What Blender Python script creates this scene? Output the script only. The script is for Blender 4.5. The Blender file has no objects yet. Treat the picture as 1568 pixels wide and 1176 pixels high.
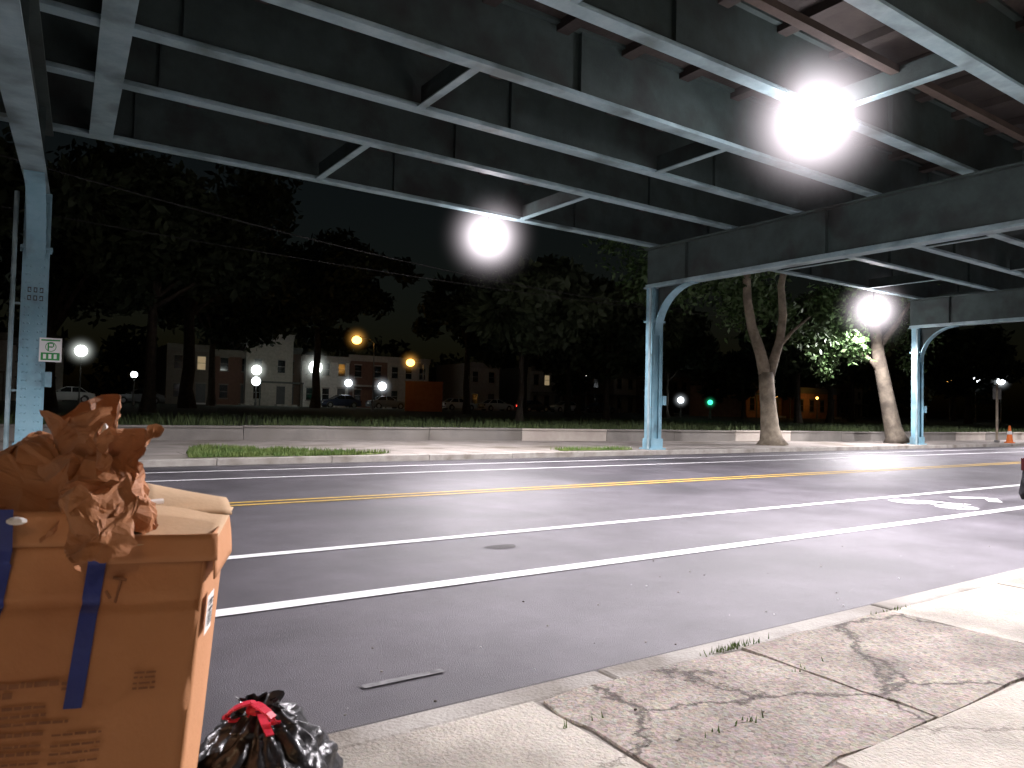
import bpy, math, random
import numpy as np
from mathutils import Vector, Matrix, noise
R=random.Random(7)
scene=bpy.context.scene
COL=scene.collection
def link(o): COL.objects.link(o); return o
# ---------------------------------------------------------------- materials
def mat(name,c,rough=.8,c2=None,scale=4.,detail=6,bump=0.,bscale=30.,metal=0.,spec=.5,emit=None,es=0.,lo=.35,hi=.65,stain=None,stain_scale=.6):
    m=bpy.data.materials.new(name); m.use_nodes=True
    nt=m.node_tree; N=nt.nodes; L=nt.links; b=N['Principled BSDF']
    b.inputs['Roughness'].default_value=rough; b.inputs['Metallic'].default_value=metal
    b.inputs['Specular IOR Level'].default_value=spec
    b.inputs['Base Color'].default_value=(*c,1)
    tc=N.new('ShaderNodeTexCoord')
    if c2:
        n=N.new('ShaderNodeTexNoise'); n.inputs['Scale'].default_value=scale; n.inputs['Detail'].default_value=detail; n.inputs['Roughness'].default_value=.65
        L.new(tc.outputs['Object'],n.inputs['Vector'])
        r=N.new('ShaderNodeValToRGB'); r.color_ramp.elements[0].position=lo; r.color_ramp.elements[1].position=hi
        r.color_ramp.elements[0].color=(*c,1); r.color_ramp.elements[1].color=(*c2,1)
        L.new(n.outputs['Fac'],r.inputs['Fac']); out=r.outputs['Color']
        if stain:
            n2=N.new('ShaderNodeTexNoise'); n2.inputs['Scale'].default_value=stain_scale; n2.inputs['Detail'].default_value=5
            L.new(tc.outputs['Object'],n2.inputs['Vector'])
            r2=N.new('ShaderNodeValToRGB'); r2.color_ramp.elements[0].position=.5; r2.color_ramp.elements[1].position=.68
            L.new(n2.outputs['Fac'],r2.inputs['Fac'])
            mx=N.new('ShaderNodeMixRGB'); mx.inputs['Color2'].default_value=(*stain,1)
            L.new(r2.outputs['Color'],mx.inputs['Fac']); L.new(out,mx.inputs['Color1']); out=mx.outputs['Color']
        L.new(out,b.inputs['Base Color'])
    if bump:
        n=N.new('ShaderNodeTexNoise'); n.inputs['Scale'].default_value=bscale; n.inputs['Detail'].default_value=5
        L.new(tc.outputs['Object'],n.inputs['Vector'])
        bp=N.new('ShaderNodeBump'); bp.inputs['Strength'].default_value=bump; bp.inputs['Distance'].default_value=.02
        L.new(n.outputs['Fac'],bp.inputs['Height']); L.new(bp.outputs['Normal'],b.inputs['Normal'])
    if emit:
        b.inputs['Emission Color'].default_value=(*emit,1); b.inputs['Emission Strength'].default_value=es
        try: m.cycles.emission_sampling='NONE'
        except Exception: pass
    return m
def crackmat(name,c,c2,crack,scale,width=.02,agg=0):
    m=mat(name,c,.9,c2,3.,8,.6,60.,stain=tuple(x*.62 for x in c),stain_scale=1.3)
    nt=m.node_tree;N=nt.nodes;L=nt.links;b=N['Principled BSDF']
    src=b.inputs['Base Color'].links[0].from_socket
    tc=N.new('ShaderNodeTexCoord')
    w=N.new('ShaderNodeTexNoise'); w.inputs['Scale'].default_value=3.5; w.inputs['Detail'].default_value=8; w.inputs['Roughness'].default_value=.7
    L.new(tc.outputs['Object'],w.inputs['Vector'])
    ad=N.new('ShaderNodeMixRGB'); ad.blend_type='ADD'; ad.inputs['Fac'].default_value=.4
    L.new(tc.outputs['Object'],ad.inputs['Color1']); L.new(w.outputs['Color'],ad.inputs['Color2'])
    v=N.new('ShaderNodeTexVoronoi'); v.feature='DISTANCE_TO_EDGE'; v.inputs['Scale'].default_value=scale
    L.new(ad.outputs['Color'],v.inputs['Vector'])
    r=N.new('ShaderNodeValToRGB'); r.color_ramp.elements[0].position=width*.3; r.color_ramp.elements[1].position=width
    r.color_ramp.elements[0].color=(.85,.85,.85,1); r.color_ramp.elements[1].color=(0,0,0,1)
    L.new(v.outputs['Distance'],r.inputs['Fac'])
    mx=N.new('ShaderNodeMixRGB'); mx.inputs['Color2'].default_value=(*crack,1)
    L.new(r.outputs['Color'],mx.inputs['Fac']); L.new(src,mx.inputs['Color1'])
    last=mx.outputs['Color']
    if agg:
        v2=N.new('ShaderNodeTexVoronoi'); v2.inputs['Scale'].default_value=60
        L.new(tc.outputs['Object'],v2.inputs['Vector'])
        hs=N.new('ShaderNodeHueSaturation'); hs.inputs['Saturation'].default_value=.25; hs.inputs['Value'].default_value=1.35
        L.new(v2.outputs['Color'],hs.inputs['Color'])
        m2=N.new('ShaderNodeMixRGB'); m2.blend_type='MULTIPLY'; m2.inputs['Fac'].default_value=agg
        L.new(last,m2.inputs['Color1']); L.new(hs.outputs['Color'],m2.inputs['Color2']); last=m2.outputs['Color']
    L.new(last,b.inputs['Base Color'])
    return m
# ---------------------------------------------------------------- mesh builder
class MB:
    def __init__(s): s.v=[];s.f=[];s.m=[];s.mats=[]
    def mi(s,m):
        if m not in s.mats: s.mats.append(m)
        return s.mats.index(m)
    def add(s,vs,fs,m):
        k=len(s.v); i=s.mi(m)
        s.v+= [tuple(v) for v in vs]
        for f in fs: s.f.append(tuple(k+a for a in f)); s.m.append(i)
    def box(s,x0,x1,y0,y1,z0,z1,m,M=None):
        vs=[(x,y,z) for z in(z0,z1) for y in(y0,y1) for x in(x0,x1)]
        if M: vs=[tuple(M@Vector(v)) for v in vs]
        s.add(vs,[(0,2,3,1),(4,5,7,6),(0,1,5,4),(2,6,7,3),(0,4,6,2),(1,3,7,5)],m)
    def beam(s,a,b,w,h,m,up=(0,0,1)):
        a=Vector(a);b=Vector(b);d=(b-a);L=d.length;d.normalize()
        u=Vector(up)
        if abs(d.dot(u))>.98: u=Vector((0,1,0))
        r=d.cross(u).normalized(); u=r.cross(d)
        vs=[]
        for p in(a,b):
            for q in((-1,-1),(1,-1),(1,1),(-1,1)): vs.append(p+r*w/2*q[0]+u*h/2*q[1])
        s.add(vs,[(3,2,1,0),(4,5,6,7),(0,1,5,4),(1,2,6,5),(2,3,7,6),(3,0,4,7)],m)
    def tube(s,path,rad,m,seg=10,cap=True):
        path=[Vector(p) for p in path]; vs=[];fs=[]
        ref=Vector((.3,.9,.1))
        for i,p in enumerate(path):
            d=(path[min(i+1,len(path)-1)]-path[max(i-1,0)]).normalized()
            r=d.cross(ref)
            if r.length<.1: r=d.cross(Vector((1,0,0)))
            r.normalize(); u=r.cross(d); rr=rad[i] if hasattr(rad,'__len__') else rad
            for k in range(seg):
                a=2*math.pi*k/seg; vs.append(p+r*math.cos(a)*rr+u*math.sin(a)*rr)
        for i in range(len(path)-1):
            for k in range(seg):
                k2=(k+1)%seg; fs.append((i*seg+k,i*seg+k2,(i+1)*seg+k2,(i+1)*seg+k))
        if cap:
            fs.append(tuple(range(seg))[::-1]); fs.append(tuple((len(path)-1)*seg+k for k in range(seg)))
        s.add(vs,fs,m)
    def sphere(s,c,r,m,seg=16,ring=10,sc=(1,1,1)):
        vs=[];fs=[]
        for j in range(ring+1):
            t=math.pi*j/ring
            for k in range(seg):
                a=2*math.pi*k/seg
                vs.append((c[0]+r*sc[0]*math.sin(t)*math.cos(a),c[1]+r*sc[1]*math.sin(t)*math.sin(a),c[2]+r*sc[2]*math.cos(t)))
        for j in range(ring):
            for k in range(seg):
                k2=(k+1)%seg
                fs.append((j*seg+k,(j+1)*seg+k,(j+1)*seg+k2,j*seg+k2))
        s.add(vs,fs,m)
    def sheet(s,pts,z,m): s.add([(p[0],p[1],z) for p in pts],[tuple(range(len(pts)))],m)
    def obj(s,name,parent=None,smooth=False,loc=None,rz=None,bevel=0):
        me=bpy.data.meshes.new(name); me.from_pydata(s.v,[],s.f)
        for m in s.mats: me.materials.append(m)
        me.polygons.foreach_set('material_index',s.m)
        if smooth: me.polygons.foreach_set('use_smooth',[True]*len(s.f))
        me.update(); o=link(bpy.data.objects.new(name,me))
        if parent: o.parent=parent
        if loc: o.location=loc
        if rz is not None: o.rotation_euler[2]=rz
        if bevel:
            b=o.modifiers.new('bev','BEVEL'); b.width=bevel; b.segments=2; b.limit_method='ANGLE'
        return o
def empty(name,loc=(0,0,0),rz=0):
    o=link(bpy.data.objects.new(name,None)); o.location=loc; o.rotation_euler[2]=rz; o.empty_display_size=.2; return o
def leafmesh(name,P,size,m,seed=0,parent=None):
    rg=np.random.default_rng(seed); n=len(P); P=np.asarray(P)
    a=rg.normal(size=(n,3)); a/=np.linalg.norm(a,axis=1)[:,None]
    b=np.cross(a,rg.normal(size=(n,3))); b/=np.linalg.norm(b,axis=1)[:,None]
    s=(size*rg.uniform(.6,1.3,n))[:,None]
    V=np.stack([P-a*s,P+b*s*.45,P+a*s,P-b*s*.45],1).reshape(-1,3)
    me=bpy.data.meshes.new(name); me.vertices.add(4*n); me.vertices.foreach_set('co',V.ravel())
    me.loops.add(4*n); me.loops.foreach_set('vertex_index',np.arange(4*n,dtype=np.int32))
    me.polygons.add(n); me.polygons.foreach_set('loop_start',np.arange(0,4*n,4,dtype=np.int32)); me.polygons.foreach_set('loop_total',np.full(n,4,dtype=np.int32))
    me.materials.append(m); me.update(calc_edges=True); me.validate()
    o=link(bpy.data.objects.new(name,me))
    if parent: o.parent=parent
    return o
# ---------------------------------------------------------------- material set
M_asph=mat('asphalt',(.062,.057,.064),.50,(.112,.105,.117),1.1,10,.45,160.,stain=(.043,.041,.045),stain_scale=.35,spec=.5)
M_gutter=mat('gutter_asphalt',(.05,.046,.046),.8,(.095,.09,.088),3,8,.5,120.)
M_white=mat('road_paint_white',(.8,.8,.8),.6,(.5,.5,.5),9,8,lo=.5,hi=.8)
M_fade=mat('road_paint_faded',(.09,.088,.09),.7,(.22,.22,.22),14,8)
M_yellow=mat('road_paint_yellow',(.66,.42,.07),.6,(.38,.26,.06),9,8)
M_conc=crackmat('concrete_slab',(.42,.385,.325),(.55,.51,.44),(.16,.14,.11),.3,.004,agg=.15)
M_concold=crackmat('old_concrete',(.25,.215,.18),(.41,.36,.305),(.06,.048,.038),.75,.018,agg=.6)
M_walk=mat('pavement_concrete',(.22,.20,.175),.9,(.32,.29,.26),1.2,8,.4,60.,stain=(.15,.13,.10),stain_scale=.5)
M_kerb=mat('kerb_stone',(.30,.28,.25),.85,(.42,.40,.36),4,8,.5,50.,stain=(.2,.18,.15),stain_scale=2.)
M_joint=mat('joint_dirt',(.05,.04,.03),1.,(.10,.08,.06),8)
M_grass=mat('grass_ground',(.012,.020,.008),1.,(.028,.04,.013),2.,8,.6,40.)
M_blade=mat('grass_blades',(.03,.055,.015),.8,(.07,.095,.025),1.5,3)
M_tuft=mat('grass_tuft_blades',(.06,.12,.02),.8,(.15,.20,.05),1.5,3)
M_patch=mat('grass_patch',(.06,.11,.02),.95,(.14,.15,.05),3,8,.6,60)
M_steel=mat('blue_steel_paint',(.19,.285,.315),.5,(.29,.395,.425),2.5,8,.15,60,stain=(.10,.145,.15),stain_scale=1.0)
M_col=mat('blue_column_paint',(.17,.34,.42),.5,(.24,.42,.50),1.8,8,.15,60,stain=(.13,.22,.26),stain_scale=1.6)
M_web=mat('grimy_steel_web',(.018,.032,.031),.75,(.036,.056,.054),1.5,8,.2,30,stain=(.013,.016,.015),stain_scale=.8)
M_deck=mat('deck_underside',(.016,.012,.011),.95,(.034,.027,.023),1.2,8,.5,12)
M_duct=mat('rusty_pipe_brown',(.035,.024,.019),.95,(.065,.046,.036),1.5,8,.4,20)
M_bark=mat('plane_bark',(.17,.14,.10),.9,(.33,.285,.215),3.,8,.8,14,stain=(.10,.08,.06),stain_scale=1.2)
M_bark2=mat('plane_bark_toned_down',(.075,.062,.046),.9,(.16,.135,.10),3.,8,.8,14,stain=(.05,.04,.03),stain_scale=1.2)  # same bark darkened in colour to offset strong lamp light on one trunk
M_barkd=mat('dark_bark',(.035,.028,.02),.95,(.07,.055,.04),4,8,.8,20)
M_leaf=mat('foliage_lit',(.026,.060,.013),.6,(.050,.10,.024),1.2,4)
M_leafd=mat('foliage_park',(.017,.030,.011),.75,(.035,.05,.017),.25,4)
M_wall=mat('park_wall_stone',(.16,.15,.135),.9,(.24,.225,.20),.8,8,.5,30,stain=(.10,.09,.075),stain_scale=.4)
M_wallw=mat('park_wall_new_stone',(.34,.30,.26),.9,(.42,.38,.33),1.5,8,.4,30)
M_metal=mat('grey_pole_metal',(.12,.12,.12),.5,(.2,.2,.19),4,metal=.5)
M_dark=mat('dark_fixture',(.03,.035,.035),.5,(.05,.05,.05),4)
M_wire=mat('black_cable',(.01,.01,.01),.8)
M_glass=mat('window_dark_glass',(.015,.018,.02),.12,spec=.7)
M_winlit=mat('window_warm_lit',(.5,.4,.25),.5,(.3,.2,.1),.8,2,emit=(1,.75,.42),es=.25)
M_rubber=mat('tyre_rubber',(.012,.012,.012),.8,(.02,.02,.02),9)
C_cool=(1,.935,.99)
def emat(n,c,s): return mat(n,(.8,.8,.8),.5,emit=c,es=s)
E_cool=emat('lamp_cool_white',C_cool,30)
E_park=emat('park_lamp_white',(.93,1,.93),8)
E_park2=emat('park_lamp_white_small',(.88,.95,1),6)
E_sod=emat('lamp_sodium',(1,.47,.09),7)
E_warm=emat('lamp_warm_behind',(1,.70,.45),30)
E_green=emat('signal_green_lit',(.05,1,.45),2.5)
LC={E_cool:C_cool,E_park:(.93,1,.93),E_park2:(.88,.95,1),E_sod:(1,.47,.09),E_warm:(1,.66,.39),E_green:(.05,1,.45)}
def light(parent,loc,kind,P,col,rad,cone=160,blend=.3):
    l=bpy.data.lights.new('bulb',kind); l.energy=P; l.color=col; l.shadow_soft_size=rad
    if kind=='SPOT': l.spot_size=math.radians(cone); l.spot_blend=blend
    o=link(bpy.data.objects.new('bulb',l)); o.parent=parent; o.location=loc; return o
# painted glare around a lamp: emission-only volume that fades out from the bulb
def glare(parent,loc,rad,col,s):
    m=bpy.data.materials.new('lamp_glare'); m.use_nodes=True; nt=m.node_tree; N=nt.nodes; L=nt.links; N.clear()
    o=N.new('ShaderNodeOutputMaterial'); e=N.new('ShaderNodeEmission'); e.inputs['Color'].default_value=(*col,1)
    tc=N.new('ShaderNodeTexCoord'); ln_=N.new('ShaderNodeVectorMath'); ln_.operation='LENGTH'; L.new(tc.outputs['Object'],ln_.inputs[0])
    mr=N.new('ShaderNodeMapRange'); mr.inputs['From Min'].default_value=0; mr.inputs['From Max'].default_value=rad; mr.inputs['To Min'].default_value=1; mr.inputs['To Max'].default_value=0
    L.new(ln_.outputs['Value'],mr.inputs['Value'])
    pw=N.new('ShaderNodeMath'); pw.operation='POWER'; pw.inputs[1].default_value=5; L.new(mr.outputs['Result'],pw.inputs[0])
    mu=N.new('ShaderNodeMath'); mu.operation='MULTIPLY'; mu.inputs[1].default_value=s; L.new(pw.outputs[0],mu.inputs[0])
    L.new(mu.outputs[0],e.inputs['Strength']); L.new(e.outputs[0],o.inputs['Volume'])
    b=MB(); b.sphere((0,0,0),rad,m,20,12); ob=b.obj('glare',parent); ob.location=loc; return ob
# ---------------------------------------------------------------- ground, road
g=MB(); g.sheet([(-400,-300),(900,-300),(900,900),(-400,900)],-.02,M_grass); g.obj('ground')
r=MB(); r.sheet([(-120,2.75),(350,2.75),(350,16.9),(-120,16.9)],0,M_asph)
r.sheet([(-120,2.75),(350,2.75),(350,3.05),(-120,3.05)],.004,M_gutter)
r.sheet([(-120,16.55),(350,16.55),(350,16.9),(-120,16.9)],.004,M_gutter)
r.sheet([(4.15+.17*math.cos(a)*(1+.2*math.sin(3*a)),6.2+.13*math.sin(a)*(1+.2*math.cos(2*a))) for a in [i*.45 for i in range(14)]],.004,M_gutter)
r.obj('road')
mk=MB()
def strip(y,w,m,x0=-60,x1=300,z=.008): mk.sheet([(x0,y-w/2),(x1,y-w/2),(x1,y+w/2),(x0,y+w/2)],z,m)
strip(5.12,.17,M_white);strip(6.88,.14,M_white);strip(10.3,.11,M_yellow);strip(10.58,.11,M_yellow);strip(13.9,.12,M_white);strip(15.5,.12,M_white)
mk.sheet([(1.5,3.42),(1.95,3.42),(1.95,3.47),(1.5,3.47)],.008,M_fade)
def stroke(pts,w,z=.009,m=M_white):
    for a,b in zip(pts,pts[1:]):
        a=Vector(a);b=Vector(b);d=(b-a).normalized();n=Vector((-d.y,d.x))*w/2
        mk.sheet([a-n,b-n,b+n,a+n],z,m)
def bike(cx,cy,s,flip=1):
    def c(px,py,r): return [(cx+flip*(px+r*math.cos(t))*s,cy+(py+r*math.sin(t))*s) for t in [i*math.pi/8 for i in range(17)]]
    stroke(c(0,-.45,.28),.15); stroke(c(0,.45,.28),.15,.0095)
    T=lambda p:(cx+flip*p[0]*s,cy+p[1]*s)
    stroke([T((0,-.45)),T((.5,-.25)),T((.5,.3)),T((0,.45))],.12,.010); stroke([T((0,-.45)),T((.02,0)),T((.5,.3))],.11,.0105); stroke([T((.5,-.25)),T((.65,-.27)),T((.62,-.4))],.11,.011)
bike(12.3,6.0,.82)
stroke([(13.7,5.65),(14.3,6.0),(13.7,6.35)],.2)
mk.obj('road_markings')
# near pavement
p=MB()
p.box(-120,350,-40,2.585,.0,.138,M_walk); 
def slab(x0,x1,y0,y1,m,z=.15,n=6,j=.0,seed=1):
    rr=random.Random(seed)
    pts=[(x0+(x1-x0)*i/n,y0) for i in range(n)]+[(x1,y0+(y1-y0)*i/n) for i in range(n)]+[(x1-(x1-x0)*i/n,y1) for i in range(n)]+[(x0,y1-(y1-y0)*i/n) for i in range(n)]
    pts=[(a+rr.uniform(-j,j),b+rr.uniform(-j,j)) for a,b in pts]
    k=len(pts); vs=[(a,b,z) for a,b in pts]+[(a,b,.12) for a,b in pts]
    p.add(vs,[tuple(range(k))]+[(i,k+i,k+(i+1)%k,(i+1)%k) for i in range(k)],m)
for xi in [-7.2,-5.7,-4.2,-2.7,-1.15,.4]:
    slab(xi+.006,xi+1.5,1.06,2.575,M_conc,z=.150+R.uniform(-.002,.003))
    slab(xi+.006,xi+1.5,-.45,1.045,M_conc,z=.150+R.uniform(-.002,.003))
slab(1.93,3.25,1.57,2.572,M_concold,.148,j=.02,seed=3)
slab(3.262,4.72,1.57,2.575,M_concold,.153,j=.02,seed=4)
slab(1.93,2.5,.1,1.555,M_concold,.149,j=.014,seed=5)
slab(2.52,4.05,.1,1.555,M_conc,.151,j=.006,seed=6)
slab(4.07,5.6,.1,1.555,M_conc,.149,j=.006,seed=7)
for i in range(8):
    slab(4.74+1.52*i,4.74+1.52*i+1.505,1.57,2.572,M_conc,.150+R.uniform(-.002,.004),j=.004,seed=20+i)
    if i>0: slab(4.1+1.52*i,4.1+1.52*i+1.505,.1,1.555,M_conc,.150,j=.004,seed=40+i)
p.obj('pavement')
k=MB()
xx=-30
while xx<200:
    l=2.4 if xx>-3 and xx<16 else 6
    k.box(xx+.008,xx+l,2.585,2.75,-.01,.146+R.uniform(-.004,.004),M_kerb); xx+=l
k.obj('kerb',bevel=.02)
k=MB(); xx=-30
while xx<200:
    l=2.6; k.box(xx+.012,xx+l,16.9,17.08,-.01,.15+R.uniform(-.006,.006),M_kerb); xx+=l
k.obj('kerb',bevel=.012)
# far pavement
wallp=[(-60,27.5),(-20,26.2),(3.7,25.5),(9.2,25.0),(20,22.6),(37,20.4),(60,19.6),(200,19.6)]
q=MB()
q.sheet([(-60,17.07),(200,17.07)]+wallp[::-1],.148,M_walk)
for i in range(60):
    X=-20+i*1.8
    q.sheet([(X,17.09),(X+.02,17.09),(X+.02,19.3),(X,19.3)],.152,M_joint)
q.sheet([(-30,19.3),(90,19.3),(90,19.33),(-30,19.33)],.152,M_joint)
q.obj('pavement')
pk=MB(); vs=[];fs=[]
rows=10
for j in range(rows):
    for i,(a,b) in enumerate(wallp):
        t=j/(rows-1); y=b+.2+(180-b)*t**1.8; z=.44+.55*min(1,(y-b)/45)+ (0 if j==0 else .05*math.sin(i*2.1+j))
        vs.append((a+(a*1.6)*t if a>60 else a-(60 if a<-50 else 0)*t,y,z))
n=len(wallp)
for j in range(rows-1):
    for i in range(n-1): fs.append((j*n+i,j*n+i+1,(j+1)*n+i+1,(j+1)*n+i))
pk.add(vs,fs,M_grass); pk.obj('park_lawn',smooth=True)
# park wall
w=MB()
for (a,b),(c,d) in zip(wallp,wallp[1:]):
    A=Vector((a,b));B=Vector((c,d));L=(B-A).length;n=max(1,round(L/3.2))
    for i in range(n):
        P=A.lerp(B,i/n);Q=A.lerp(B,(i+1)/n);dd=(Q-P).normalized()*.012
        m=M_wallw if R.random()<.18 else M_wall; h=.54+R.uniform(-.015,.015)
        P+=dd
        w.beam((P.x,P.y,h/2+.05),(Q.x,Q.y,h/2+.05),.36,h-.1,m); w.beam((P.x,P.y,h+.035),(Q.x,Q.y,h+.035),.44,.07,m)
w.obj('park_wall',bevel=.015)
gp=MB(); outl=[(3.3,17.25),(4.6,17.15),(7.6,17.2),(8.3,17.7),(7.0,18.6),(6.2,19.6),(5.0,20.9),(4.3,21.4),(3.9,20.2),(3.5,18.6)]
gp.sheet(outl,.156,M_patch); gp.sheet([(13.6,17.3),(16.2,17.2),(16.8,17.5),(15.2,18.2),(13.9,17.9)],.156,M_patch); gp.obj('grass_strip')
def blades(name,pts,h,wd,m,seed):
    rg=random.Random(seed); b=MB()
    for (X,Y,Z) in pts:
        a=rg.uniform(0,6.28); hh=h*rg.uniform(.5,1.4); dx=math.cos(a)*wd;dy=math.sin(a)*wd; lx=rg.uniform(-.4,.4)*hh; ly=rg.uniform(-.4,.4)*hh
        b.add([(X-dx,Y-dy,Z),(X+dx,Y+dy,Z),(X+lx,Y+ly,Z+hh)],[(0,1,2)],m)
    return b.obj(name)
def inpoly(x,y,P):
    c=False
    for i in range(len(P)):
        x1,y1=P[i];x2,y2=P[i-1]
        if (y1>y)!=(y2>y) and x<(x2-x1)*(y-y1)/(y2-y1)+x1: c=not c
    return c
pts=[]
while len(pts)<5000:
    X=R.uniform(3,8.5);Y=R.uniform(17.1,21.5)
    if inpoly(X,Y,outl) and noise.noise(Vector((X*1.5,Y*1.5,0)))>-.2: pts.append((X,Y,.155))
for i in range(700): pts.append((R.uniform(13.7,16.6),R.uniform(17.25,18.0),.155))
blades('grass_tufts',pts,.10,.012,M_tuft,1)
def wy(X):
    for (a,b),(c,d) in zip(wallp,wallp[1:]):
        if a<=X<=c: return b+(d-b)*(X-a)/(c-a)
pts=[]
for i in range(15000):
    X=R.uniform(-4,55); o=.3+abs(R.gauss(0,5)); 
    if noise.noise(Vector((X*.5,o*.5,3)))>-.25: pts.append((X,wy(X)+o,.42+.55*min(1,o/45)))
blades('tall_grass',pts,.34,.022,M_blade,2)
pts=[]
for (cx,cy,n_) in [(3.22,2.60,90),(3.3,2.2,12),(5.9,2.05,30),(2.5,1.95,14),(4.75,2.57,20),(1.93,2.3,6)]:
    for i in range(n_): pts.append((cx+R.gauss(0,.09),cy+R.gauss(0,.012),.148))
blades('weeds',pts,.028,.004,M_tuft,5)
lt=MB()
for i in range(130):
    X=R.uniform(-.5,9);Y=R.choice([R.uniform(.4,2.5),R.uniform(2.8,3.3),R.uniform(2.8,5)]);z=.15 if Y<2.6 else .003
    s=R.uniform(.003,.010); lt.sphere((X,Y,z+s*.4),s,R.choice([M_kerb,M_joint,M_kerb,M_white]),6,4,(1,R.uniform(.5,1),.5))
lt.obj('litter')
# ---------------------------------------------------------------- elevated railway
el=empty('elevated_railway_bridge')
ZB=6.8; ZT=8.0
GY=[17.4,14.25,12.05,9.9,7.7,5.3,2.4]
X0,X1=-34,190
web=MB(); fl=MB()
for i,y in enumerate(GY):
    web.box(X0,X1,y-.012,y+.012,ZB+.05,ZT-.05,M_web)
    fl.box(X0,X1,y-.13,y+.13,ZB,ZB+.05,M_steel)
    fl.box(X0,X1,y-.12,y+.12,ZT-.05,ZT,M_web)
    fl.box(X0,X1,y-.085,y-.0125,ZB+.0505,ZB+.10,M_steel)
    X=X0
    while X<70:
        fl.box(X-.01,X+.01,y-.10,y-.013,ZB+.105,ZT-.06,M_web); X+=6.0
for y in GY[:1]:
    fl.box(X0,X1,y+.5,y+.54,7.2,8.9,M_steel)
web.obj('girder_webs',el); fl.obj('girder_flanges',el)
br=MB()
pairs=[(GY[1],GY[0]),(GY[3],GY[2]),(GY[5],GY[4])]
XL=.36
bents=[(-16.2,-16.8),(XL,-.75),(17.5,17.5),(34.3,34.3),(51.1,51.1),(67.9,67.9),(84.7,84.7),(101.5,101.5),(118.3,118.3)]
X=-12.
while X<120:
    if min(abs(X-b[0]) for b in bents)>1.2:
        for a,b in pairs:
            br.box(X-.08,X+.08,a+.131,b-.131,ZB+.006,ZB+.03,M_steel)
            br.box(X-.012,X+.012,a+.131,b-.131,ZB+.031,ZB+.4,M_web)
            br.add([(X,a+.02,ZB+.6),(X,a+.02,ZT-.1),(X,a+.7,ZT-.1)],[(0,1,2)],M_web)
    X+=6
for X in [20,26,32,38,44]:
    br.beam((X,GY[3],ZB+.1),(X+3,GY[4],ZB+.1),.12,.04,M_steel); 
br.beam((1.38,17.2,ZB-.015),(.95,9.0,ZB-.015),.42,.03,M_steel)
br.beam((1.38,17.2,ZB+.2),(.95,9.0,ZB+.2),.02,.4,M_web)
br.obj('bracing',el)
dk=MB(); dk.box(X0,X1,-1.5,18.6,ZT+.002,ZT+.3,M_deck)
X=-12
while X<80:
    dk.box(X,X+.25,-1.4,17.3,ZT-.16,ZT,M_deck); X+=1.5
dk.box(13.2,14.2,2.9,4.9,ZB+.35,ZT-.17,M_duct); dk.box(-20,60,3.6,3.9,ZB+.25,ZB+.5,M_duct)
dk.box(-20,90,6.4,6.55,ZB+.3,ZB+.42,M_duct)
dk.obj('deck',el)
def bent(xf,xn):
    c=MB(); yf,yn=17.4,2.0
    def P(y): return xf+(xn-xf)*(yf-y)/(yf-yn)
    a=(P(17.75),17.75);b=(P(-.6),-.6)
    c.beam((*a,6.1),(*b,6.1),.02,1.28,M_web); c.beam((*a,5.47),(*b,5.47),.38,.05,M_steel); c.beam((*a,6.77),(*b,6.77),.38,.05,M_web)
    for s in(-1,1): c.beam((a[0]+s*.055,a[1],5.55),(b[0]+s*.055,b[1],5.55),.08,.09,M_steel)
    y=16.0
    while y>0:
        c.box(P(y)-.13,P(y)+.13,y-.012,y+.012,5.6,6.74,M_web); y-=4.8
    for (cx,cy,sg) in [(xf,yf,-1),(xn,yn,1)]:
        W=.225; D=.165
        c.box(cx-W,cx-W+.04,cy-D,cy+D,.15,5.44,M_col); c.box(cx+W-.04,cx+W,cy-D,cy+D,.15,5.44,M_col)
        c.box(cx-W+.04,cx+W-.04,cy-.03,cy+.03,.15,5.44,M_col)
        for s in(-1,1):
            c.box(cx-W+.04,cx-W+.12,cy+s*(D-.03)-.012,cy+s*(D-.03)+.012,.15,5.44,M_col); c.box(cx+W-.12,cx+W-.04,cy+s*(D-.03)-.012,cy+s*(D-.03)+.012,.15,5.44,M_col)
        lp=sg<0 and abs(xf-XL)<.1
        if lp: c.box(cx-W,cx+W,cy-D-.025,cy-D-.0005,.5,4.2,M_col)
        c.box(cx-.32,cx+.32,cy-.28,cy+.28,.14,.2,M_col); c.box(cx-.26,cx+.26,cy-.2,cy+.2,.2,.5,M_col)
        for z in np.arange(.6,5.3,.16):
            for dx in(-W+.075,W-.075,-.08,.08):
                if (dx in(-.08,.08)) and not (lp and z<4.2): continue
                c.sphere((cx+dx,cy-(D+.026 if (lp and z<4.2) else D-.017),z),.02,M_col,6,3)
        n=12;rad=1.55;yb=cy+sg*D;pl=[]
        for i in range(n+1):
            t=math.pi/2*i/n; pl.append((yb+sg*rad*(1-math.cos(t)), 5.44-rad+rad*math.sin(t)))
        for i in range(n):
            (y0,z0),(y1,z1)=pl[i],pl[i+1]
            c.add([(P(y0)-.012,y0,z0),(P(y1)-.012,y1,z1),(P(y1)-.012,y1,5.44),(P(y0)-.012,y0,5.44)],[(0,1,2,3)],M_web)
            c.beam((P(y0),y0,z0),(P(y1),y1,z1),.32,.035,M_col,up=(0,-sg*.5,.5))
        c.box(cx-.27,cx+.27,cy-.23,cy+.23,4.3,4.36,M_col)
    c.tube([(xf-.36,17.25,.15),(xf-.36,17.25,5.4)],.045,M_steel,8)
    c.box(xf-.36,xf-.225,17.25,17.29,1.5,1.54,M_steel);c.box(xf-.36,xf-.225,17.25,17.29,3.2,3.24,M_steel)
    c.box(xf+.225,xf+.34,17.15,17.32,1.6,1.9,M_col)
    c.obj('bent',el)
for a,b in bents: bent(a,b)
cb=MB()
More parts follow.
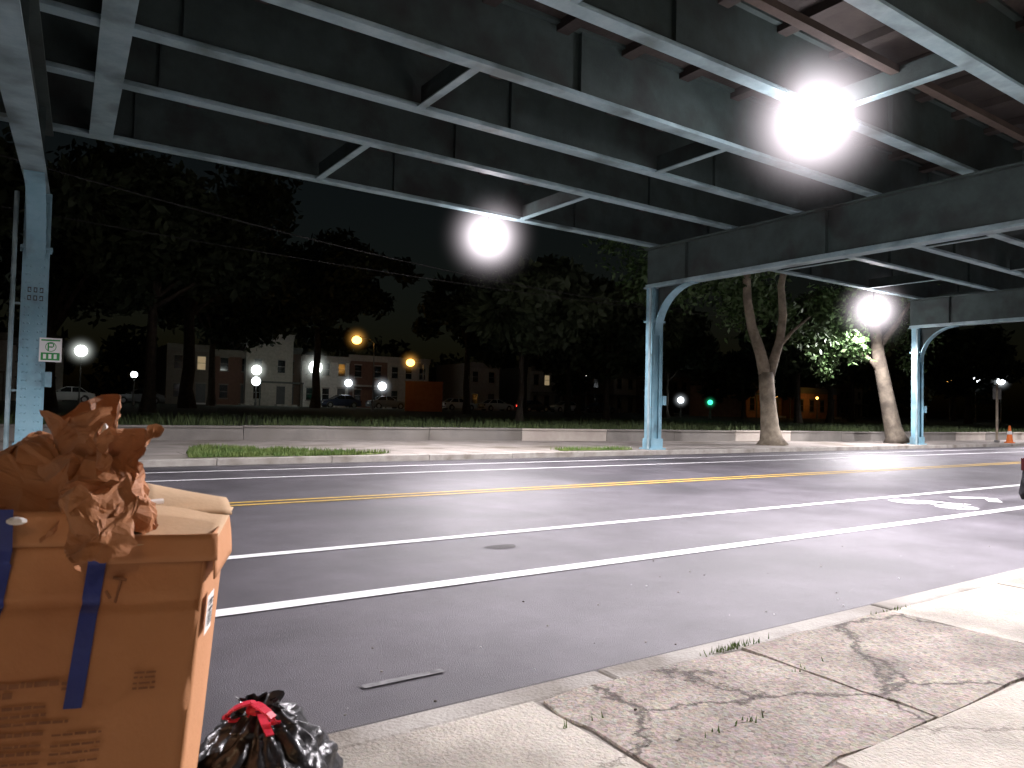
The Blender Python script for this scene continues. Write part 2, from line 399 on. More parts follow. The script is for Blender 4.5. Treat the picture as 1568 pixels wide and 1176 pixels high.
def cable(a,b,sag,r=.012):
    a=Vector(a);b=Vector(b); cb.tube([a.lerp(b,t/16)-Vector((0,0,sag*4*(t/16)*(1-t/16))) for t in range(17)],r,M_wire,5)
cable((-5,20,7.5),(26,24,6.2),.7,.018); cable((-8,21,6.3),(34,22,6.0),.6,.012)
cb.obj('overhead_cables')
# ---------------------------------------------------------------- bridge lamps
def bridgelamp(x,y,z,rg,P,top=ZB,up=.055,gl=1.):
    e=empty('street_lamp',(x,y,z)); b=MB()
    b.tube([(0,.0,rg*.75),(0,0,top-z+.02)],.03,M_dark,8)
    b.tube([(0,0,rg*.85),(0,0,rg*.98),(0,0,rg+.05),(0,0,rg+.08)],[rg*.3,rg*.25,.06,.04],M_dark,16)
    b.obj('housing',e)
    s=MB(); s.sphere((0,0,0),rg,E_cool,28,16,(1,1,.95)); s.obj('lens',e,smooth=True)
    light(e,(0,0,-rg-.06),'SPOT',P,C_cool,.22)
    light(e,(0,0,0),'POINT',P*up,C_cool,rg+.02)
    if gl: glare(e,(0,0,0),rg*4.6,(1,.90,.97),3.0*gl/rg)
    return e
bridgelamp(11.2,7.45,6.42,.42,5800)
bridgelamp(11.1,17.62,6.25,.38,4200)
bridgelamp(31,17.62,6.0,.44,4600)
bridgelamp(-9.2,7.45,6.42,.36,6500,gl=0,up=.03)
bridgelamp(31.4,7.45,6.42,.36,10000,gl=0,up=.03)
bridgelamp(11.5,0.4,6.3,.3,9500,gl=0,up=.03)
bridgelamp(51,17.62,6.2,.34,5000); bridgelamp(52,7.45,6.42,.34,7000,gl=0)
# ---------------------------------------------------------------- pole lamps
def polelamp(x,y,z0,h,em,P,rg=.3,arm=0,name='street_lamp',ang=0.,gl=0):
    e=empty(name,(x,y,z0),ang); b=MB()
    b.tube([(0,0,0),(0,0,.5),(0,0,.52),(0,0,h-.3)],[.13,.11,.07,.045],M_metal,8)
    hx=0
    if arm:
        hx=-arm-.12
        b.tube([(0,0,h-.35),(-arm*.3,0,h+.05),(-arm,0,h+.12)],.035,M_metal,6)
        b.box(-arm-.45,-arm+.2,-.14,.14,h+.08,h+.2,M_dark)
        b.obj('pole',e); s=MB(); s.sphere((hx,0,h-.1),rg,em,14,8,(1,1,.85)); s.obj('lens',e,smooth=True)
    else:
        b.tube([(0,0,h-.32),(0,0,h-.25)],[.05,rg*.5],M_dark,8); b.tube([(0,0,h+rg*.8),(0,0,h+rg*1.05)],[rg*.4,.04],M_dark,10)
        b.obj('pole',e); s=MB(); s.sphere((0,0,h),rg,em,14,8); s.obj('lens',e,smooth=True)
    light(e,(hx,0,h-(.1 if arm else 0)),'POINT',P*.7,LC[em],rg+.02)
    if gl: glare(e,(hx,0,h),rg*3.6,LC[em],1.3*gl/rg)
    return e
for (x,y,h,em,rg,P,gl) in [(5.1,74,4.6,E_park,.5,220,1.2),(21.7,80,3.9,E_park,.52,300,1.),(20.6,76,2.6,E_park2,.45,90,0),(27.4,78,4.4,E_park,.7,450,1.2),(32.0,80,2.9,E_park2,.42,90,.8),(36.4,80.5,2.7,E_park2,.5,110,.8),(8.8,70,2.6,E_park2,.28,50,0),(58,69,5,E_park2,.4,100,0),(52.7,48.8,1.6,E_park2,.3,50,.7),(105,49,5.6,E_sod,.45,130,0),(109,47.5,5.6,E_park2,.55,130,.8),(113,46,5.7,E_park2,.5,130,.8),(70,24,5,E_park2,.22,60,0),(46.6,40,1.3,E_green,.2,50,.5)]:
    polelamp(x,y,.9,h,em,P,rg,gl=gl,name='street_lamp' if em!=E_green else 'traffic_light')
polelamp(24.6,56.2,.85,5.9,E_sod,240,.4,arm=1.3,ang=math.radians(-30),gl=.9)
polelamp(39.6,76.3,.95,5.5,E_sod,240,.5,arm=1.4,ang=math.radians(-30),gl=.9)
polelamp(75,54.5,.9,2.6,E_sod,260,.16); polelamp(84,55,.9,2.6,E_sod,260,.16)
polelamp(-2.2,-4.2,.15,4.9,E_warm,1500,.2)
# ---------------------------------------------------------------- background row houses
def house(x,y,w,h,wallm,trim,litp,seed,z0=.9,name='row_house',d=9):
    rg=random.Random(seed); e=empty(name,(x,y,z0)); b=MB()
    b.box(0,w,0,d,0,h,wallm); b.box(-.05,w+.05,-.35,-.003,h-.35,h+.15,trim); b.box(-.02,w+.02,-.2,-.003,h-.6,h-.37,trim)
    b.obj('walls',e)
    t=MB(); n=max(2,int(w/1.9))
    for fl_ in range(int(h/3)):
        for i in range(n):
            cx=(i+.5)*w/n; z=fl_*3+ (1.0 if fl_ else .9)
            if fl_==0 and i==n-1:
                t.box(cx-.5,cx+.5,-.04,-.004,.3,2.4,M_dark); t.box(cx-.6,cx+.6,-.06,-.004,2.402,2.6,trim); t.box(cx-.7,cx+.7,-1,-.004,0,.28,M_kerb); continue
            m=M_winlit if rg.random()<litp else M_glass
            t.box(cx-.42,cx+.42,-.03,-.004,z,z+1.45,m); t.box(cx-.52,cx+.52,-.09,-.004,z-.12,z-.003,trim); t.box(cx-.52,cx+.52,-.07,-.004,z+1.453,z+1.6,trim)
            t.box(cx-.42,cx+.42,-.045,-.031,z+.7,z+.75,trim)
    if rg.random()<.5: t.box(.1,w-.1,-1.5,-.1,2.75,2.95,trim); t.box(.15,.27,-1.45,-1.33,0,2.748,trim); t.box(w-.27,w-.15,-1.45,-1.33,0,2.748,trim)
    t.obj('windows_and_door',e)
Wm=[mat('brick_%d'%i,c,.9,tuple(k*1.35 for k in c),3,6) for i,c in enumerate([(.10,.05,.035),(.26,.24,.21),(.44,.43,.40),(.11,.09,.07),(.08,.055,.04),(.13,.12,.09)])]
Tm=[mat('trim_%d'%i,c,.7,tuple(k*.8 for k in c),3,4) for i,c in enumerate([(.3,.28,.25),(.08,.09,.08),(.16,.14,.11)])]
x=-26.; i=0
while x<150:
    w=R.choice([4.8,5.4,6.0]) ; h=R.choice([6.2,6.6,6.6,7.0]); mm=R.choice([Wm[0],Wm[3],Wm[4],Wm[5],Wm[1]]); lp=.02; tm=R.choice(Tm)
    if 25<x<32: mm=Wm[2]; w=6; h=6.2
    if R.random()<.12 and not 20<x<33: x+=w; continue
    house(x,88+R.uniform(-.3,.3),w-.01,h,mm,tm,lp,100+i); x+=w; i+=1
house(22.4,87.0,5.4,8.4,Wm[1],Tm[0],.0,501)
bo=mat('orange_lit_brick',(.20,.10,.06),.9,(.30,.16,.09),2,6)
house(74,58,7,4.0,bo,Tm[1],.0,77,name='brick_building'); house(82.5,57,9,3.8,bo,Tm[1],.0,78,name='brick_building')
s=empty('storage_container',(28.4,58,.8),math.radians(-28)); b=MB(); mo=mat('orange_container_paint',(.45,.14,.03),.6,(.55,.2,.05),2,4)
b.box(0,3.2,0,2.4,.12,2.6,mo); 
for i in range(12): b.box(.1+i*.26,.2+i*.26,-.05,-.002,.2,2.5,mo)
b.box(-.04,3.24,-.06,2.46,2.602,2.72,mo); b.box(.1,.4,0,2.4,0,.118,M_dark); b.box(2.8,3.1,0,2.4,0,.118,M_dark); b.obj('body',s)
# ---------------------------------------------------------------- cars
M_tail=emat('tail_light_lit',(1,.05,.03),6); M_tailoff=mat('tail_light',(.05,.01,.01),.2); M_head=mat('head_light',(.6,.6,.6),.1); M_chrome=mat('wheel_alloy',(.4,.4,.4),.3,metal=.9)
def car(x,y,z0,ang,paint,lit=False,name='parked_car'):
    e=empty(name,(x,y,z0),ang); b=MB()
    vs=[];fs=[]
    prof=[(-2.2,.32,.80),(-2.28,.55,.84),(-2.24,.86,.82),(-1.75,.98,.84),(-1.0,1.0,.86),(0,1.0,.88),(.85,.98,.87),(1.6,.88,.82),(2.1,.74,.76),(2.27,.5,.74),(2.2,.3,.74)]
    for (px,pz,w) in prof: vs+=[(px,-w,pz),(px,w,pz),(px,-w-.04,max(.3,pz*.6)),(px,w+.04,max(.3,pz*.6)),(px,-w,.24),(px,w,.24)]
    for i in range(len(prof)-1):
        a=i*6;c=a+6
        fs+=[(a,a+1,c+1,c),(a+2,a,c,c+2),(a+1,a+3,c+3,c+1),(a+4,a+2,c+2,c+4),(a+3,a+5,c+5,c+3)]
    a=0; fs+=[(0,2,3,1),(2,4,5,3)]; a=(len(prof)-1)*6; fs+=[(a,a+1,a+3,a+2),(a+2,a+3,a+5,a+4)]
    b.add(vs,fs,paint)
    cv=[(-1.65,-.80,.985),(-1.65,.80,.985),(1.0,-.82,.985),(1.0,.82,.985),(-1.05,-.62,1.42),(-1.05,.62,1.42),(.15,-.62,1.45),(.15,.62,1.45)]
    b.add(cv,[(0,4,5,1),(2,3,7,6),(0,2,6,4),(1,5,7,3)],M_glass); 
    b.add([(-1.08,-.64,1.42),(-1.08,.64,1.42),(.18,.64,1.45),(.18,-.64,1.45),(-.95,-.55,1.48),(-.95,.55,1.48),(.05,.55,1.5),(.05,-.55,1.5)],[(4,7,6,5),(0,3,7,4),(3,2,6,7),(2,1,5,6),(1,0,4,5),(0,1,2,3)],paint)
    for sy in(-1,1):
        b.beam((1.0,sy*.83,.98),(.16,sy*.635,1.44),.06,.05,paint); b.beam((-1.65,sy*.81,.98),(-1.06,sy*.635,1.42),.09,.05,paint); b.beam((-.35,sy*.83,.98),(-.35,sy*.64,1.44),.07,.04,paint)
        for wx in(-1.38,1.4):
            b.tube([(wx,sy*.68,.33),(wx,sy*.90,.33)],.33,M_rubber,20); b.tube([(wx,sy*.9,.33),(wx,sy*.915,.33)],.2,M_chrome,14)
            b.tube([(wx,sy*.8,.36),(wx,sy*.885,.36)],.39,M_dark,20)
        b.box(-2.30,-2.2,sy*.72-.12,sy*.72+.12,.66,.84,M_tail if lit else M_tailoff); b.box(2.1,2.24,sy*.6-.15,sy*.6+.15,.55,.68,M_head)
        b.box(.55,.75,sy*.9-.1,sy*.9+.1,1.0,1.12,paint)
    b.box(-2.33,-2.25,-.7,.7,.38,.52,M_dark); b.box(2.2,2.3,-.6,.6,.32,.46,M_dark); b.box(-2.34,-2.331,-.25,.25,.56,.68,M_white)
    b.obj('body',e,bevel=.03)
cp=[mat('car_paint_%d'%i,c,.25,spec=.6) for i,c in enumerate([(.5,.5,.5),(.03,.03,.035),(.16,.17,.18),(.3,.03,.03),(.04,.05,.09)])]
car(14.46,3.85,0,0,cp[1])
for (x,c,l) in [(4.5,0,0),(10.5,2,0),(31,4,0),(36.8,2,0),(46.5,0,0),(52.2,0,0),(58.2,1,1),(63.4,0,0),(70,2,0),(92,1,0)]:
    car(x,80,.95,R.choice([0,math.pi]) if not l else 0,cp[c],bool(l))
# ---------------------------------------------------------------- trees
def tree(x,y,z0,H,rad,tr,nl,ls,seed,leafm,barkm,crown0=.35,name='tree',lean=(0,0)):
    rg=random.Random(seed); e=empty(name,(x,y,z0)); b=MB()
    hb=H*crown0; pth=[];rr=[]
    for i in range(7):
        t=i/6; pth.append((lean[0]*t+rg.uniform(-.1,.1)*tr*2,lean[1]*t+rg.uniform(-.1,.1)*tr*2,hb*1.2*t)); rr.append(tr*(1.45 if i==0 else 1-.4*t))
    b.tube(pth,rr,barkm,10); top=Vector(pth[-1]); clumps=[]
    for i in range(9):
        a=rg.uniform(0,6.28); el_=rg.uniform(.35,1.3); L=rad*rg.uniform(.6,1.05)
        d=Vector((math.cos(a)*math.cos(el_),math.sin(a)*math.cos(el_),math.sin(el_)*(H-hb)/rad/1.25))
        p0=top-Vector((0,0,rg.uniform(0,hb*.35))); p1=p0+d*L*.5+Vector((0,0,.1*L)); p2=p0+d*L
        b.tube([p0,p1,p2],[tr*.5,tr*.3,tr*.1],barkm,6)
        clumps.append((p2,rad*rg.uniform(.28,.42))); clumps.append((p1+Vector((rg.gauss(0,.2),rg.gauss(0,.2),rg.gauss(0,.2)))*rad,rad*rg.uniform(.22,.36)))
        q_=p2+Vector((rg.gauss(0,.25),rg.gauss(0,.25),rg.gauss(0,.15)))*rad; clumps.append((q_,rad*rg.uniform(.15,.28)))
        b.tube([p1,q_],[tr*.18,tr*.05],barkm,5)
    b.obj('trunk',e)
    ng=np.random.default_rng(seed); P=[]
    tot=sum(c[1]**2 for c in clumps)
    for c,r_ in clumps:
        n=int(nl*r_**2/tot); v=ng.normal(size=(n,3)); v/=np.linalg.norm(v,axis=1)[:,None]
        v*=(ng.uniform(.25,1,n)**.5)[:,None]*r_*ng.uniform(.8,1.15,n)[:,None]; v[:,2]*=.7; P.append(v+np.array(c))
    leafmesh('foliage',np.concatenate(P),ls,leafm,seed,e)
    return e
PT=[(11,59,21,9,.5,.36),(2,52,17,7.5,.4,.3),(-6,60,20,8,.4,.3),(21.7,31,9.0,4.2,.17,.4),(33.5,37.7,9.5,5,.22,.4),(24,68,17,7,.4,.5),(41,58,15,6,.35,.38),(15.5,72,16,7,.35,.4),(47,57,13,6,.3,.3),(52,50,12,6,.3,.3),(61,58,14,7,.35,.3),(36,45,11,4.5,.25,.45),(60,38,12,6,.3,.28),(75,45,12,6,.3,.4),(90,40,13,7,.35,.3),(110,55,15,8,.4,.3),(130,60,15,8,.4,.3),(95,30,10,5,.3,.3),(48,33,10,5,.25,.4),(6,42,14,5.5,.3,.45),(-4,45,15,6,.3,.4),(66,52,10,5,.3,.22),(31,52,13,5,.3,.45)]
for i,(x,y,H,rd,tr,c0) in enumerate(PT):
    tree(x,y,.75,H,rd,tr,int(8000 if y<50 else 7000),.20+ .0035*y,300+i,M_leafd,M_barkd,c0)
P=[]; rg=np.random.default_rng(5)
for i in range(60):
    cx=rg.uniform(-30,200);r_=rg.uniform(3,6);n=400; v=rg.normal(size=(n,3)); v/=np.linalg.norm(v,axis=1)[:,None]; v*=r_*rg.uniform(.6,1.1,n)[:,None]
    P.append(v+np.array([cx,108+rg.uniform(-4,4),rg.uniform(4,8.5)]))
leafmesh('distant_trees',np.concatenate(P),.7,M_leafd,9)
def streettree(x,y,paths,cl,seed,nl=9000,ls=.14,bark=M_bark):
    e=empty('plane_tree',(x,y,.15)); b=MB()
    for pa,ra in paths: b.tube(pa,ra,bark,14)
    o=b.obj('trunk',e,smooth=True)
    ng=np.random.default_rng(seed); P=[]; tot=sum(c[3]**2 for c in cl)
    for cx,cy,cz,r_ in cl:
        n=int(nl*r_**2/tot)
        for k in range(7):
            o=ng.normal(size=3)*r_*.5; v=ng.normal(size=(n//7,3))*r_*.28; P.append(v+o+np.array([cx,cy,cz]))
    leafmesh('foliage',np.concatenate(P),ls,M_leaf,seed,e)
def lat(a,d=0): return (.826*a+.5635*d,-.5635*a+.826*d)
def pt(a,z,d=0): q_=lat(a,d); return (q_[0],q_[1],z)
streettree(25.2,18.6,[([pt(.1,0),pt(.08,.25),pt(.02,.7),pt(-.05,1.5),pt(-.12,2.3),pt(-.15,2.9)],[.66,.45,.36,.31,.30,.30]),
  ([pt(.0,0.02),pt(.05,.3),pt(.02,.8)],[.35,.3,.22]),([pt(.45,0.02),pt(.3,.3),pt(.15,.9)],[.25,.2,.15]),
  ([pt(-.15,2.7),pt(-.4,3.7),pt(-.75,4.7),pt(-.95,5.8),pt(-1.0,7.2),pt(-1.6,9)],[.27,.22,.19,.17,.15,.06]),
  ([pt(-.12,2.6),pt(.15,3.4),pt(.38,4.2),pt(.5,5.2),pt(.4,6.4),pt(.9,9)],[.25,.19,.17,.16,.14,.05]),
  ([pt(.3,3.9),pt(.9,4.6),pt(1.6,5.2)],[.1,.07,.03])],
  [(-.5,2,8,1.8),(1,1.2,7.2,1.6),(2.4,.8,5.6,.9),(-2.6,3.2,6.6,1.4),(3,3,6.8,1.6),(-1.5,3.8,9,2),(1.2,1.6,4.9,.5)],61,9000)
streettree(34.5,18.6,[([pt(.15,0),pt(.1,.3),pt(-.05,.8),pt(-.25,1.8),pt(-.5,3),pt(-.75,4.2),pt(-.9,5.6),pt(-.7,8)],[.62,.45,.38,.34,.31,.28,.24,.1]),
  ([pt(-.5,3.1),pt(-1.2,4),pt(-2.0,4.5)],[.14,.08,.03]),([pt(-.8,4.4),pt(.1,5.6),pt(1,7)],[.17,.12,.05])],
  [(-2.6,.6,4.6,.9),(-3.2,1.2,3.6,.75),(-2.2,1.2,5.4,1.0),(-1,1,7.5,1.8),(2,1,7,1.8),(0,2.8,6.5,1.5),(3.4,2.2,6,1.3)],62,9000,bark=M_bark2)
e=empty('sign_post',(43.5,17.9,.15)); b=MB(); b.tube([(0,0,0),(0,0,3.1)],.06,M_bark,8); b.box(-.02,.02,-.2,.2,2.3,2.9,M_metal); b.box(-.1,.1,-.1,.1,0,.12,M_metal); b.obj('post',e)
b=MB(); b.tube([(0,0,0),(0,0,.05),(0,0,.06),(0,0,.9)],[.24,.24,.16,.05],mat('cone_orange',(.7,.16,.02),.6),12); b.tube([(0,0,.45),(0,0,.62)],[.115,.092],M_white,12); b.obj('traffic_cone',loc=(43.5,17.3,.15))
# parking sign on left column
e=empty('parking_sign',(.66,17.15,2.35),math.radians(-10)); b=MB(); M_green=mat('sign_green',(.02,.28,.06),.5)
M_sw=mat('sign_white',(.75,.75,.75),.5)
b.box(-.19,.19,-.01,.0,-.25,.22,M_sw); b.box(-.16,.16,-.0115,-.0102,-.22,-.07,M_green); b.box(-.16,.16,-.0115,-.0102,.16,.19,M_green)
for (x0,x1,z0,z1) in [(-.05,-.025,-.04,.13),(-.025,.04,.105,.13),(-.025,.04,.03,.055),(.04,.06,.05,.11)]: b.box(x0,x1,-.0115,-.0102,z0,z1,M_green)
for i in range(3): b.box(-.12+i*.09,-.07+i*.09,-.0128,-.0118,-.19,-.1,M_sw)
for i in range(14):
    t=i*2*math.pi/14; b.beam((.005+.09*math.cos(t),-.0109,.045+.09*math.sin(t)),(.005+.09*math.cos(t+.45),-.0109,.045+.09*math.sin(t+.45)),.001,.012,M_green,up=(math.cos(t),0,math.sin(t)))
b.obj('plate',e)
e=empty('column_number_plate',(.38,17.205,3.35)); b=MB()
for j,z in enumerate((.1,-.06)):
    for i in range(3): b.box(-.14+i*.1,-.08+i*.1,-.003,.0,z,z+.1,M_dark); b.box(-.125+i*.1,-.095+i*.1,-.005,-.0035,z+.02,z+.08,M_col)
b.obj('digits',e)
# ---------------------------------------------------------------- cardboard box
M_card=mat('cardboard',(.44,.205,.088),.85,(.50,.24,.108),1.8,8,.12,90,stain=(.39,.17,.072),stain_scale=2.5)
M_cardin=mat('cardboard_inside',(.52,.35,.20),.85,(.58,.40,.24),3,6,.1,60)
M_tape=mat('blue_tape',(.010,.022,.17),.45,(.016,.035,.23),9,5,.15,40)
M_print=mat('brown_print',(.20,.085,.04),.85,(.27,.12,.055),30,4)
M_lab=mat('paper_label',(.75,.73,.69),.6)
BX=(.345,1.588,.15); BA=math.radians(-19)
bx=empty('cardboard_box',BX,BA)
def ln(x,z): return x+.075*(z/.963)-.075
b=MB()
x0,x1,D,HT=-.78,.0,.36,.963
def grid(f,nu,nv,m,bb):
    vs=[f(i/nu,j/nv) for j in range(nv+1) for i in range(nu+1)]
    fs=[(j*(nu+1)+i,j*(nu+1)+i+1,(j+1)*(nu+1)+i+1,(j+1)*(nu+1)+i) for j in range(nv) for i in range(nu)]
    bb.add(vs,fs,m)
def front(u,v):
    x=x0+(x1-x0)*u; z=HT*v; bul=.012*math.sin(math.pi*u)*math.sin(math.pi*v)+.008*noise.noise(Vector((x*6,z*6,1)))
    crease=.009*math.exp(-((z-.845+.02*x)/.008)**2)
    return (ln(x,z),-bul+crease,z)
grid(front,40,96,M_card,b)
def side(u,v):
    z=HT*v; return (ln(x1,z)+.010*math.sin(math.pi*u)*math.sin(math.pi*v),D*u,z)
grid(side,10,20,M_card,b)
b.add([(ln(x0,0),0,0),(ln(x0,0),D,0),(ln(x0,HT),D,HT),(ln(x0,HT),0,HT)],[(0,1,2,3)],M_card)
b.add([(ln(x0,0),D,0),(ln(x1,0),D,0),(ln(x1,HT),D,HT),(ln(x0,HT),D,HT)],[(0,1,2,3)],M_card)
b.add([(ln(x0,0),D,.01),(ln(x1,0),D,.01),(ln(x1,0),0,.01),(ln(x0,0),0,.01)],[(0,1,2,3)],M_card)
o=b.obj('carton',bx,smooth=True); sd=o.modifiers.new('s','SOLIDIFY'); sd.thickness=.005
b=MB()
def lid(u,v):
    x=-.20+.215*u; y=.30*v; return (ln(x,HT)+.005*v,y-.012*(1-v),HT+.004+.035*v+.010*math.sin(3*u+1)*v - (.012*u*u if v<.1 else 0))
grid(lid,10,8,M_cardin,b)
def lid2(u,v):
    x=-.16+.185*u; y=.22+.2*v; return (ln(x,HT)-.04*v,y,HT+.028+.04*v*(1-u)+.02*math.sin(2.6*v))
grid(lid2,8,8,M_cardin,b)
def lflap(u,v):
    x=-.76+.60*u; z=HT+.085*v*(1-.25*u); return (ln(x,HT),-.004-.015*v+.01*math.sin(u*9)*v,z)
grid(lflap,24,5,M_card,b)
def rflap(u,v):
    x=-.185+.20*u; z=HT-.035+.055*v; return (ln(x,HT)+.006,-.010-.006*v+.004*math.sin(u*7)*v,z)
grid(rflap,16,4,M_card,b)
def sflap(u,v): return (ln(0,HT)+.006+.008*math.sin(v*1.6),-.008+.33*u,HT+.018*(1-u*.5)-.09*v)
grid(sflap,8,6,M_card,b)
o=b.obj('flaps',bx,smooth=True); sd=o.modifiers.new('s','SOLIDIFY'); sd.thickness=.004
b=MB()
def fp(x,z,off=.0025):
    u=(x-x0)/(x1-x0); v=z/HT; q_=front(u,v); return (q_[0],q_[1]-off-.003,z)
def tape(xa,xb,za,zb,skew=0):
    def f(u,v):
        z=za+(zb-za)*v; x=xa+(xb-xa)*u+skew*v
        if z>HT: return (ln(x,HT),-.014-.02*(z-HT)/.08-.006,z)
        q_=fp(x,z,.003)
        if z>HT-.03: q_=(q_[0],min(q_[1],-.018),q_[2])
        return q_
    grid(f,3,60,M_tape,b)
tape(-.222,-.19,.655,1.0,.012); tape(-.40,-.352,.79,1.04,.018)
tape(-.42,-.372,.2,.60)
b.obj('tape',bx,smooth=True)
b=MB(); rr=random.Random(3)
def ptxt(xa,xb,z,h,): 
    x=xa
    while x<xb-.004:
        w_=min(rr.uniform(.006,.022),xb-x); hh=h*rr.uniform(.75,1.05); a=fp(x,z);c=fp(x+w_,z);d=fp(x+w_,z+hh);f=fp(x,z+hh); b.add([a,c,d,f],[(0,1,2,3)],M_print); x+=w_+.003
ptxt(-.345,-.235,.70,.012); ptxt(-.345,-.31,.682,.012); ptxt(-.23,-.19,.70,.006); ptxt(-.23,-.19,.69,.006)
for z in (.660,.645,.63): ptxt(-.345,-.25 if z>.64 else -.21,z,.006)
for z in (.61,.59,.575,.558,.543): ptxt(-.345,-.25,z,.008 if z in(.61,.575) else .005); ptxt(-.235,-.15 if z>.55 else -.18,z-.004,.005)
for z in (.52,.505,.49,.475,.46,.445): ptxt(-.345,-.17,z,.006)
for z in (.712,.703,.692,.682): ptxt(-.105,-.065,z,.0045)
for (xa,za,xb,zb) in [(-.165,.90,-.14,.895),(-.15,.895,-.157,.85),(-.175,.875,-.165,.86)]:
    a=Vector(fp(xa,za));c=Vector(fp(xb,zb)); b.beam(a,c,.002,.005,M_print)
b.obj('print',bx)
b=MB()
b.add([(ln(0,.85)+.0115,.02,.85),(ln(0,.85)+.0150,.09,.85),(ln(0,.775)+.0150,.09,.77),(ln(0,.775)+.0115,.02,.77)],[(0,1,2,3)],M_lab)
for i,(z,h) in enumerate([(.838,.004),(.83,.003),(.82,.005)]+[(.81-.0045*k,.0022) for k in range(6)]):
    b.add([(ln(0,z)+.0145,.03,z),(ln(0,z)+.0168,.08,z),(ln(0,z)+.0168,.08,z-h),(ln(0,z)+.0145,.03,z-h)],[(0,1,2,3)],M_dark)
b.obj('label',bx)
# crumpled brown paper
M_paper=mat('kraft_paper',(.31,.125,.048),.7,(.44,.20,.085),3,6,.3,40)
pp=empty('crumpled_brown_paper',BX,BA)
def crump(p,amp,sc,seed):
    q_=Vector(p)*sc+Vector((seed*3.1,seed*1.7,0)); o=Vector((0,0,0)); a=amp; f=1
    for k in range(4):
        n=noise.noise_vector(q_*f); o+=Vector((abs(n.x)-.25,abs(n.y)-.25,abs(n.z)-.25))*a*2; a*=.45; f*=2.0
    return Vector(p)+o
def sheet(f,n,amp,sc,seed,nm):
    b=MB(); grid(lambda u,v: tuple(crump(f(u,v),amp,sc,seed)),n,n,M_paper,b); o=b.obj(nm,pp); return o
def heap(cx,cy,cz,rx,ry,rz):
    def f(u,v):
        a=u*2*math.pi; t=.05+v*2.4; return (cx+rx*math.sin(t)*math.cos(a),cy+ry*math.sin(t)*math.sin(a),cz+rz*math.cos(t))
    return f
sheet(heap(-.33,.10,1.045,.16,.12,.11),34,.05,6,1,'heap')
sheet(heap(-.20,.08,1.05,.085,.08,.09),28,.04,8,2,'heap_2')
sheet(heap(-.45,.12,1.03,.12,.12,.10),26,.045,6,6,'heap_4')
def cone(cx,cy,cz,r0,r1,h,dx,dy,open_=.8):
    def f(u,v):
        a=u*2*math.pi*open_; r_=r0+(r1-r0)*v; return (cx+dx*v+r_*math.cos(a),cy+dy*v+r_*.7*math.sin(a),cz+h*v)
    return f
sheet(cone(-.235,.08,1.09,.04,.07,.135,-.01,0,.85),24,.028,9,3,'torn_top')
sheet(cone(-.175,.03,1.11,.025,.06,.085,.03,-.02,.7),20,.024,10,4,'torn_top_2')
sheet(lambda u,v:(-.25+.12*u+.02*v,-.035-.035*math.sin(u*3)-.02*v,1.085-.165*v+.06*u*(v>.5)),20,.026,9,5,'hanging_flap')
b=MB(); b.sphere((-.325,-.05,1.02),.013,M_lab,7,5,(1.4,.6,.6)); b.sphere((-.20,.02,1.17),.012,M_lab,6,5,(.7,.6,2.6)); b.sphere((-.165,-.03,.985),.010,M_lab,7,5,(.8,.5,1.2)); b.obj('scraps',pp)
b=MB(); b.tube([(-.17,.10,1.03),(-.11,.14,1.03)],.006,M_lab,6); b.beam((-.20,.06,1.04),(-.12,.08,1.02),.004,.014,M_tape); b.obj('rubbish',pp)
# ---------------------------------------------------------------- trash bag
M_bag=mat('black_plastic',(.010,.010,.011),.30,(.016,.016,.017),5,3,.35,22,spec=.5)
M_red=mat('red_drawstring',(.5,.02,.045),.45,(.6,.03,.06),8)
tb=empty('trash_bag',(.57,1.965,.15)); b=MB(); vs=[];fs=[];U,V=96,64
for j in range(V+1):
    v=j/V
    for i in range(U):
        a=2*math.pi*i/U
        if v<.8: 
            t=v/.8; r_=.215*math.sin(math.pi*(.16+.78*t))**.6; z=.42*t
        else:
            t=(v-.8)/.2; r_=(.215*math.sin(math.pi*.94)**.6)*(1-t)**1.2+.012+.03*t*t; z=.42+.05*t
        fold=.012*math.sin(a*9+z*9+1.5*math.sin(a*2))*v+.008*math.sin(a*17+z*20)*v
        n1=noise.noise(Vector((math.cos(a)*2.2,math.sin(a)*2.2,z*9)))*.030+abs(noise.noise(Vector((math.cos(a)*5,math.sin(a)*5,z*20))))*.03+abs(noise.noise(Vector((math.cos(a)*9,math.sin(a)*9,z*40))))*.012
        r2=max(.004,r_+ (fold+n1)*min(1,r_/.1)); vs.append((r2*math.cos(a),r2*math.sin(a),z+n1*.3))
for j in range(V):
    for i in range(U): fs.append((j*U+i,j*U+(i+1)%U,(j+1)*U+(i+1)%U,(j+1)*U+i))
b.add(vs,fs,M_bag); b.obj('bag',tb,smooth=True)
def ruf(u,v):
    a=u*2*math.pi; r_=.015+.045*v+.012*math.sin(a*6)*v; return (r_*math.cos(a),r_*math.sin(a),.445+.025*v+.012*math.sin(a*3)*v)
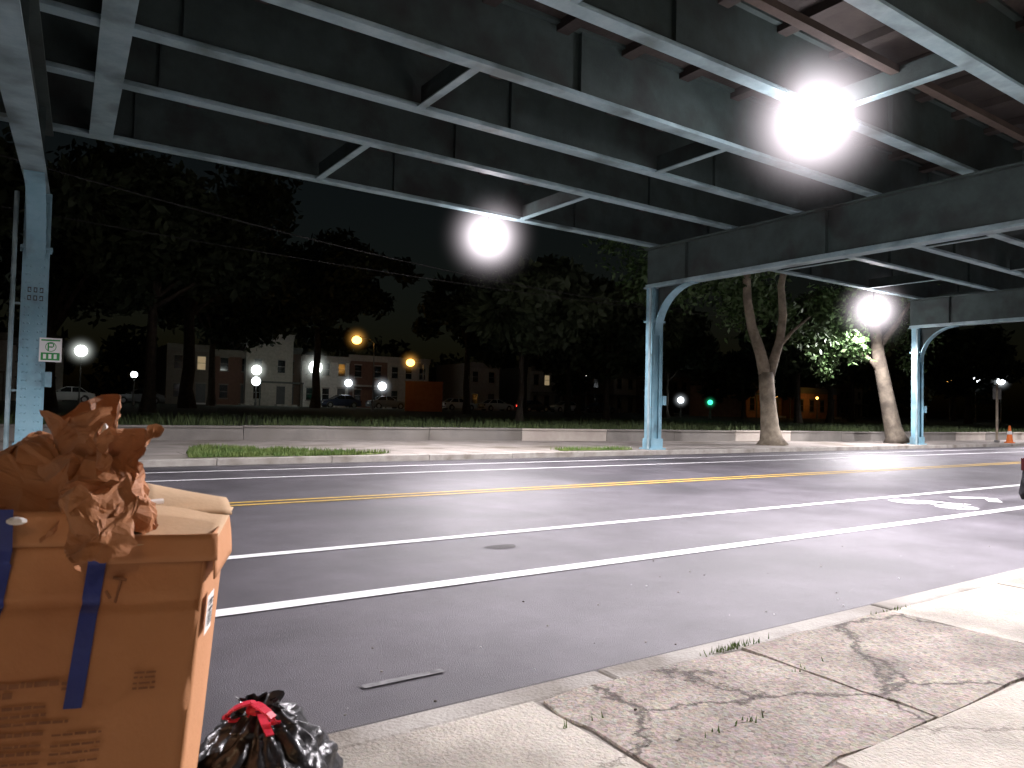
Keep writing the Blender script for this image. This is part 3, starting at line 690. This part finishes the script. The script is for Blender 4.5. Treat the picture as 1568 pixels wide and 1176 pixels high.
b=MB(); grid(ruf,40,6,M_bag,b); b.obj('gathered_top',tb,smooth=True)
b=MB()
def loop(dx,dy,s):
    pth=[(0,-.02,.46)]
    for i in range(1,12):
        t=i/12*2*math.pi; pth.append((dx*(1-math.cos(t))*.5+s*.02*math.sin(t),-.03+dy*(1-math.cos(t))*.5,.465+.022*math.sin(t)))
    pth.append((0,-.02,.46))
    for a,c in zip(pth,pth[1:]): b.beam(a,c,.024,.005,M_red)
loop(-.06,-.03,1); loop(.06,-.05,-1); b.sphere((0,-.035,.465),.02,M_red,10,6,(1.2,1,.8)); b.beam((.02,-.05,.46),(.06,-.10,.43),.02,.004,M_red)
o=b.obj('drawstring',tb); o.rotation_euler[2]=math.radians(-34)
# ---------------------------------------------------------------- sky, camera
wd=bpy.data.worlds.new('World'); scene.world=wd; wd.use_nodes=True; nt=wd.node_tree
sk=nt.nodes.new('ShaderNodeTexSky'); sk.sky_type='NISHITA'; sk.sun_disc=False; sk.sun_elevation=math.radians(4); sk.sun_rotation=math.radians(200); sk.dust_density=3
bg=nt.nodes['Background']; nt.links.new(sk.outputs['Color'],bg.inputs['Color']); bg.inputs['Strength'].default_value=.0028
sun=bpy.data.lights.new('moon','SUN'); sun.energy=.004; sun.angle=math.radians(.5); sun.color=(.8,.9,1); so=link(bpy.data.objects.new('moon',sun)); so.rotation_euler=(math.radians(60),0,math.radians(160))
cam=bpy.data.cameras.new('camera'); co=link(bpy.data.objects.new('camera',cam)); cam.sensor_width=36; cam.lens=36*1130/1568; cam.clip_end=3000; cam.clip_start=.05
cam.dof.use_dof=True; cam.dof.focus_distance=9.; cam.dof.aperture_fstop=8
Mx=Matrix.Rotation(math.radians(-34.3),4,'Z')@Matrix.Rotation(math.radians(90+1.85),4,'X')@Matrix.Rotation(math.radians(1.3),4,'Z')
co.matrix_world=Matrix.Translation((0,0,1.4))@Mx
scene.camera=co
scene.view_settings.view_transform='Standard'; scene.view_settings.look='None'; scene.view_settings.exposure=0
